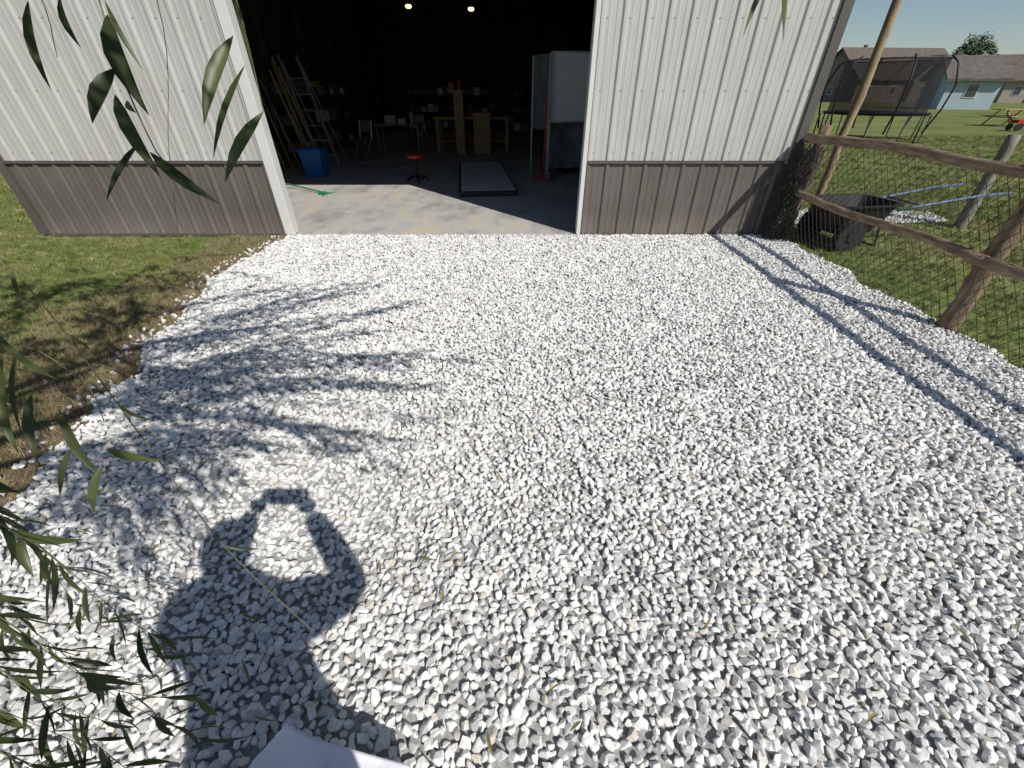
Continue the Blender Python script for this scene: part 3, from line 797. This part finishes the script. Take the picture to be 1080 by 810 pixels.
sh=[((-2.4,2.5),(-1.30,4.05),2.35,2.1,4),((-2.35,2.4),(-.95,3.35),2.4,2.1,4),((-2.3,2.3),(-.30,2.5),2.4,2.1,5),((-2.2,2.2),(-.38,2.15),2.4,2.1,5),
    ((-2.2,2.0),(-.48,1.75),2.4,2.1,4),((-2.1,1.9),(-.52,1.36),2.3,2.1,4),((-2.5,2.8),(-1.7,4.0),2.4,2.1,4),((-2.6,3.0),(-1.7,3.5),2.4,2.1,4),
    ((-2.3,2.0),(-1.1,2.9),2.4,2.1,4),((-2.2,1.7),(-1.2,2.3),2.4,2.1,5),((-2.3,1.8),(-1.25,1.6),2.4,2.1,6),((-2.3,1.6),(-1.5,1.25),2.4,2.0,6),
    ((-2.5,2.2),(-1.7,1.5),2.5,2.1,6),((-2.6,2.4),(-1.5,1.95),2.5,2.1,6),((-2.6,1.9),(-1.5,2.6),2.5,2.1,6),((-2.7,2.6),(-1.7,2.9),2.5,2.1,5),
    ((-2.9,3.1),(-2.2,3.9),2.4,2.2,4),((-2.2,1.3),(-1.45,1.75),2.4,2.1,7),((-2.1,1.5),(-1.35,1.3),2.4,2.2,7),((-2.15,1.2),(-1.45,1.05),2.4,2.2,6)]
for g0,g1,z0,z1,nn in sh:
    for k in range(nn):
        j=lambda s:U(-s,s)
        a=over(g0[0]+j(.2),g0[1]+j(.2),z0+j(.08)); c=over(g1[0]+j(.16),g1[1]+j(.16),z1+j(.05)); c=a.lerp(c,U(.7,1.0)) if k else c
        m_=(a+c)/2+Vector((j(.07),j(.07),.08))
        shoot([a,m_,c],.0052,.025,(.08,.125),.017,.05,.25,1,.55)
for g0 in[(-4.6,3.2),(-4.2,3.9),(-3.9,3.0),(-3.5,3.5),(-3.6,2.7),(-4.9,2.7),(-3.3,2.6),(-3.2,3.9),(-5.2,3.4),(-4.0,2.3),(-3.4,2.0),(-3.0,3.0),(-3.8,4.2),(-4.6,3.8),(-3.1,2.3),(-4.4,3.5),(-5.6,3.1),(-5.0,3.9),(-3.3,3.2),(-4.0,3.5),(-3.0,1.7)]:
    for k in range(6):
        z=U(2.4,3.0); a=over(g0[0]+U(-.3,.3),g0[1]+U(-.3,.3),z); ang=U(0,P2)
        c=a+Vector((math.cos(ang)*.55,math.sin(ang)*.55,-.25)); 
        if c.y>.15 and c.z<1.75+.15*c.y: continue
        shoot([a,(a+c)/2+Vector((0,0,.1)),c],.005,.022,(.09,.13),.02,.0,.3)
for i in range(50):
    a=U(math.radians(150),math.radians(330)); r=U(.4,1.8); z=U(3,4.4)
    p=Vector((-1.8+r*math.cos(a),-1.1+r*math.sin(a),z)); d=Vector((math.cos(a),math.sin(a),0))
    shoot([Vector((-1.75,-1.05,z-.3)).lerp(p,.5),p+Vector((0,0,.2)),p+d*.3+Vector((0,0,-.5)),p+d*.35+Vector((0,0,-1.3))],.006,.06,(.08,.12),.016,.2,.4)
shoot([(-.75,.3,2.5),(-.60,.72,1.95),(-.524,.705,1.677),(-.484,.638,1.583),(-.432,.571,1.489),(-.40,.55,1.465)],.0022,9)
shoot([(-.45,.3,2.5),(-.38,.72,1.95),(-.346,.698,1.667),(-.320,.645,1.592),(-.302,.599,1.529)],.0018,9)
shoot([(-.7,.5,2.5),(-.55,.83,1.9),(-.518,.814,1.657),(-.50,.685,1.477),(-.484,.603,1.362)],.0012,9)
shoot([(-.9,.4,2.5),(-.70,.8,1.95),(-.646,.768,1.679),(-.608,.702,1.586)],.0016,9)
shoot([(.5,.4,2.5),(.40,.8,1.95),(.355,.775,1.69),(.345,.74,1.65)],.0016,9)
EX=[((-.492,.668,1.625),(-.44,.596,1.525),.020,(.5,-1,.2)),((-.482,.63,1.572),(-.51,.591,1.517),.019,(.2,-1,.3)),
((-.482,.611,1.546),(-.424,.551,1.461),.015,(.8,-1,.2)),((-.452,.578,1.499),(-.493,.536,1.44),.009,(0,-1,.6)),
((-.44,.571,1.489),(-.355,.534,1.438),.014,(0,-.6,1)),((-.339,.653,1.604),(-.374,.59,1.5155),.016,(.4,-1,.2)),
((-.325,.633,1.575),(-.363,.566,1.482),.011,(-.3,-1,.3)),((-.302,.599,1.529),(-.349,.549,1.458),.013,(.3,-1,.3)),
((-.588,.678,1.639),(-.559,.614,1.55),.010,(.5,-1,.2)),((-.55,.682,1.644),(-.524,.645,1.592),.009,(.1,-1,.3)),
((-.47,.61,1.54),(-.45,.59,1.528),.008,(0,-1,.5)),((-.50,.685,1.64),(-.47,.66,1.57),.006,(.7,-.7,.2)),
((.355,.775,1.69),(.308,.716,1.607),.008,(0,-1,.2)),((.36,.77,1.68),(.362,.713,1.602),.010,(.3,-1,.2)),((-.34,.68,1.65),(-.31,.62,1.56),.005,(1,-.4,.2))]
for a,c,w_,n in EX: leaf(bl,a,c,w_,n,U(.0,.12))
shoot([(-1.4,.2,2.3),(-1.05,.75,1.7),(-.903,.715,1.347),(-.774,.631,1.229),(-.678,.556,1.124),(-.548,.453,.979),(-.468,.3965,.90),(-.339,.326,.802)],.0021,.15,(.05,.07),.007,.45)
shoot([(-1.2,.2,2.2),(-.88,.56,1.6),(-.774,.549,1.286),(-.677,.5125,1.235),(-.615,.484,1.196),(-.56,.43,1.18)],.0018,.5)
EX2=[((-.682,.47,1.261),(-.659,.394,1.155),.014,(.5,-.8,.5)),((-.642,.44,1.22),(-.636,.389,1.148),.011,(.6,-.8,.5)),((-.605,.428,1.203),(-.55,.376,1.13),.012,(.4,-.8,.6)),
((-.542,.3975,1.16),(-.469,.388,1.147),.011,(.1,-.6,1)),((-.547,.385,1.143),(-.558,.347,1.089),.011,(.4,-.8,.5)),((-.588,.40,1.163),(-.603,.359,1.107),.007,(.6,-.8,.5)),
((-.72,.51,1.28),(-.63,.47,1.22),.009,(.1,-.7,.8)),((-.70,.50,1.25),(-.67,.42,1.17),.008,(.1,-.7,.8))]
for a,c,w_,n in EX2: leaf(bl,a,c,w_,n,U(.0,.12))
low=[[(-1.5,.2,1.9),(-1.2,.55,1.2),(-1.03,.517,.898),(-.885,.453,.808),(-.756,.389,.7176),(-.627,.346,.657)],
[(-1.5,.1,1.8),(-1.2,.42,1.0),(-1.03,.40,.733),(-.811,.314,.612),(-.599,.292,.582)],
[(-1.5,.0,1.6),(-1.2,.32,.8),(-1.03,.292,.582),(-.774,.228,.493)],
[(-1.3,.1,1.8),(-.95,.35,1.1),(-.85,.33,.9),(-.72,.28,.80),(-.66,.25,.74)],
[(-1.4,.1,1.6),(-1.0,.35,.95),(-.9,.3,.75),(-.8,.25,.62),(-.7,.2,.52)],
[(-1.3,.0,1.5),(-.95,.22,.9),(-.85,.2,.7),(-.7,.17,.6)],
[(-1.5,.2,1.7),(-1.15,.45,.9),(-1.0,.40,.62),(-.85,.33,.50),(-.65,.27,.42)],
[(-1.6,.3,1.7),(-1.3,.6,1.0),(-1.1,.55,.75),(-.95,.45,.6),(-.8,.4,.5)],
[(-1.3,-.1,1.3),(-1.0,.2,.7),(-.85,.2,.5),(-.72,.2,.4),(-.6,.2,.36)],
[(-1.6,.1,1.4),(-1.3,.4,.7),(-1.15,.38,.5),(-1.0,.33,.42),(-.85,.3,.4)]]
for l in low: shoot(l,.0018,.028,(.05,.10),.0105,.3)
shoot([(-1.1,.1,1.9),(-.75,.35,1.35),(-.645,.317,1.133),(-.576,.293,1.10),(-.53,.27,1.07)],.0016,.022,(.05,.085),.011,.4)
bk.obj('trunk_and_limbs',M['bark'],W,True); bt.obj('twigs',M['twig'],W); bl.obj('leaves',M['leaf'],W,True)
b=B()
for i in range(230):
    x=U(-2.4,2.8); y=U(.35,5.2)
    if R()<.45: x=U(-2.2,0)
    a=U(0,P2); L=U(.03,.09); z=.045+U(0,.01)
    leaf(b,(x,y,z),(x+L*math.cos(a),y+L*math.sin(a),z+U(-.005,.012)),U(.005,.011),(0,0,1),U(-.1,.15))
b.obj('fallen_leaves',M['deadleaf'])

# ------------------------------------------------------------ white cloth lying folded over the gravel
def bez(pts,t):
    n=len(pts)-1; x=t*n; i=min(int(x),n-1); f_=x-i
    return Vector(pts[i]).lerp(Vector(pts[i+1]),f_)
front=[(-.565,.35,.255),(-.50,.325,.235),(-.44,.315,.215),(-.34,.30,.18),(-.26,.292,.145)]
backe=[(-.76,-.08,.05),(-.62,-.10,.06),(-.50,-.10,.06),(-.36,-.10,.05),(-.24,-.08,.05)]
midl=[(-.655,.285,.175),(-.54,.27,.205),(-.45,.25,.225),(-.33,.25,.165),(-.24,.24,.14)]
vs=[];fs=[];NU,NV=48,30
for j in range(NV+1):
    v_=j/NV
    for i in range(NU+1):
        u_=i/NU
        p=(bez(front,u_).lerp(bez(midl,u_),v_/.25)) if v_<.25 else bez(midl,u_).lerp(bez(backe,u_),(v_-.25)/.75)
        p=p+Vector((0,0,.014*noise.noise(Vector((u_*5+v_*2,v_*3,1)))*min(1,v_*6)+.012*math.sin(u_*9+v_*4)*min(1,v_*4)))
        vs.append(p)
for j in range(NV):
    for i in range(NU):
        a=j*(NU+1)+i; fs.append((a,a+NU+1,a+NU+2,a+1))
def skirt(ids):
    n0=len(vs)
    for k,i in enumerate(ids):
        p=vs[i]; c=Vector((-.48,.12,0)); d=(Vector((p.x,p.y,0))-c)*(-.10 if p.y>.2 else .08); vs.append(Vector((p.x+d.x+.006*math.sin(k*1.3),p.y+d.y,.02)))
    for k in range(len(ids)-1): fs.append((ids[k],ids[k+1],n0+k+1,n0+k))
skirt([i for i in range(NU+1)]); skirt([j*(NU+1) for j in range(NV+1)]); skirt([j*(NU+1)+NU for j in range(NV+1)])
mkobj('white_cloth',vs,fs,M['cloth'],None,True)

# ------------------------------------------------------------ photographer
ph=empty('photographer')
C=Vector((0,0,1.55)); RU=Vector((0,.581,.814)); RF=Vector((0,.814,-.581))
def loc(x,u,f): return C+Vector((x,0,0))+RU*u+RF*f
def skinmesh(name,verts,edges,rad,parent,matfn,mats,sub=2):
    me=bpy.data.meshes.new(name); me.from_pydata([tuple(v) for v in verts],edges,[]); o=bpy.data.objects.new(name,me); COL.objects.link(o)
    sk=o.modifiers.new('s','SKIN'); 
    sv=me.skin_vertices
    if len(sv)==0:
        bpy.context.view_layer.objects.active=o; bpy.ops.mesh.customdata_skin_add(); sv=me.skin_vertices
    for i,r in enumerate(rad):
        sv[0].data[i].radius=r if isinstance(r,tuple) else (r,r)
    sv[0].data[0].use_root=True
    ss=o.modifiers.new('u','SUBSURF'); ss.levels=sub; ss.render_levels=sub
    dg=bpy.context.evaluated_depsgraph_get(); ev=o.evaluated_get(dg); m2=bpy.data.meshes.new_from_object(ev)
    o.modifiers.clear(); o.data=m2
    m2.materials.clear()
    for m_ in mats: m2.materials.append(m_)
    for p in m2.polygons: p.material_index=matfn(p.center); p.use_smooth=True
    o.parent=parent; return o
wr=[loc(-.128,-.06,-.055),loc(.128,-.06,-.055)]
vs=[(-.04,-.44,.95),(-.04,-.44,1.12),(-.04,-.43,1.30),(-.04,-.43,1.42),(-.04,-.41,1.50),(-.04,-.40,1.56),
 (-.22,-.42,1.41),(-.28,-.20,1.24),wr[0],
 (.14,-.42,1.41),(.24,-.17,1.24),wr[1],
 (-.14,-.44,.86),(-.16,-.41,.48),(-.17,-.45,.10),(-.18,-.30,.05),
 (.06,-.44,.86),(.09,-.41,.48),(.11,-.45,.10),(.12,-.30,.05)]
ed=[(0,1),(1,2),(2,3),(3,4),(4,5),(3,6),(6,7),(7,8),(3,9),(9,10),(10,11),(0,12),(12,13),(13,14),(14,15),(0,16),(16,17),(17,18),(18,19)]
rd=[(.21,.15),(.21,.15),(.205,.14),(.14,.11),.065,.06,.105,.078,.042,.105,.078,.042,.13,.08,.045,.045,.13,.08,.045,.045]
def mf(c):
    if c.z<.12: return 3
    if c.z<.55: return 1
    if c.z<.92 and c.y<-.25: return 2
    if c.z>1.49 and c.y<-.3 and abs(c.x+.04)<.1: return 1
    if c.y>-.2 : return 1
    return 0
skinmesh('body',vs,ed,rd,ph,mf,[M['shirt'],M['skin'],M['shorts'],M['shoe']])
for s,wv in((-1,wr[0]),(1,wr[1])):
    k=loc(s*.10,-.015,-.03)
    vs=[wv,loc(s*.112,-.035,-.042),k]; ed=[(0,1),(1,2)]; rd=[.035,.04,.036]
    skinmesh('palm',vs,ed,rd,ph,lambda c:0,[M['skin']])
    for u_,L in((.028,.95),(.010,1.05),(-.009,1.0),(-.027,.8)):
        skinmesh('finger',[loc(s*.102,u_*.7-.01,-.03),loc(s*.098,u_,-.012),loc(s*.082,u_,-.001),loc(s*(.082-.033*L),u_,-.002)],[(0,1),(1,2),(2,3)],[.010,.0095,.0085,.007],ph,lambda c:0,[M['skin']],1)
    skinmesh('thumb',[loc(s*.108,-.03,-.04),loc(s*.085,-.02,-.04),loc(s*.065,-.008,-.031),loc(s*.048,.0,-.028)],[(0,1),(1,2),(2,3)],[.014,.012,.010,.008],ph,lambda c:0,[M['skin']],1)
b=B()
cs=[(x,u,f) for f in(-.02,-.012) for x,u in((-.078,-.039),(.078,-.039),(.078,.039),(-.078,.039))]
b.add([loc(*c) for c in cs],[(0,3,2,1),(4,5,6,7),(0,1,5,4),(1,2,6,5),(2,3,7,6),(3,0,4,7)])
bev(b.obj('phone',M['black'],ph),.004)
HC=Vector((-.05,-.36,1.655))
bm=bmesh.new(); bmesh.ops.create_uvsphere(bm,u_segments=32,v_segments=24,radius=1)
for vv in bm.verts:
    x,y,z=vv.co
    wx=.08*(1-.22*max(0,-z)); wy=.10
    if z<0 and y>0: wy*=1-.12*(-z)
    p=Vector((x*wx,y*wy,z*.122))
    if y>0:
        p.y+=.022*math.exp(-((x*wx)/.012)**2)*math.exp(-((z+.18)/.16)**2)
        p.y-=.010*math.exp(-((abs(x*wx)-.03)/.014)**2)*math.exp(-((z-.05)/.1)**2)
        p.y+=.006*math.exp(-((x*wx)/.025)**2)*math.exp(-((z+.5)/.05)**2)
        p.y+=.008*math.exp(-((x*wx)/.03)**2)*math.exp(-((z+.85)/.12)**2)
    vv.co=HC+p
for fc in bm.faces:
    fc.smooth=True; c=fc.calc_center_median()-HC
    fc.material_index=1 if (c.z>.055+ (.0 if c.y>0 else -.09) or (c.y<-.02 and c.z>-.06)) else 0
me=bpy.data.meshes.new('head'); bm.to_mesh(me); bm.free(); me.materials.append(M['skin']); me.materials.append(M['hair'])
o=bpy.data.objects.new('head',me); COL.objects.link(o); o.parent=ph
bm=bmesh.new(); bmesh.ops.create_uvsphere(bm,u_segments=24,v_segments=16,radius=1)
for vv in list(bm.verts):
    x,y,z=vv.co; vv.co=HC+Vector((x*.09,y*.108-.01,z*.13+.008))
bmesh.ops.delete(bm,geom=[v_ for v_ in bm.verts if (v_.co-HC).z<(.06 if (v_.co-HC).y>.02 else -.04)],context='VERTS')
me=bpy.data.meshes.new('hair'); bm.to_mesh(me); bm.free(); me.materials.append(M['hair']); o=bpy.data.objects.new('hair',me); COL.objects.link(o); o.parent=ph
b=B()
for s in(-1,1):
    c=HC+Vector((s*.03,.083,.006)); b.tube([c+Vector((0,-.008,0)),c,c+Vector((0,.006,0))],[.011,.011,.004],10,0)
    b.tube([c+Vector((0,.006,0)),c+Vector((0,.0075,0))],.0045,8,1)
    c=HC+Vector((s*.079,-.005,-.005)); b.tube([c+Vector((0,0,-.028)),c+Vector((s*.008,-.004,0)),c+Vector((s*.01,-.006,.025))],[.007,.011,.008],8,2)
b.tube([HC+Vector((-.022,.09,-.06)),HC+Vector((0,.098,-.061)),HC+Vector((.022,.09,-.06))],.0045,6,3)
b.obj('face_features',[M['eye'],M['black'],M['skin'],M['red']],ph,True)
print('done')
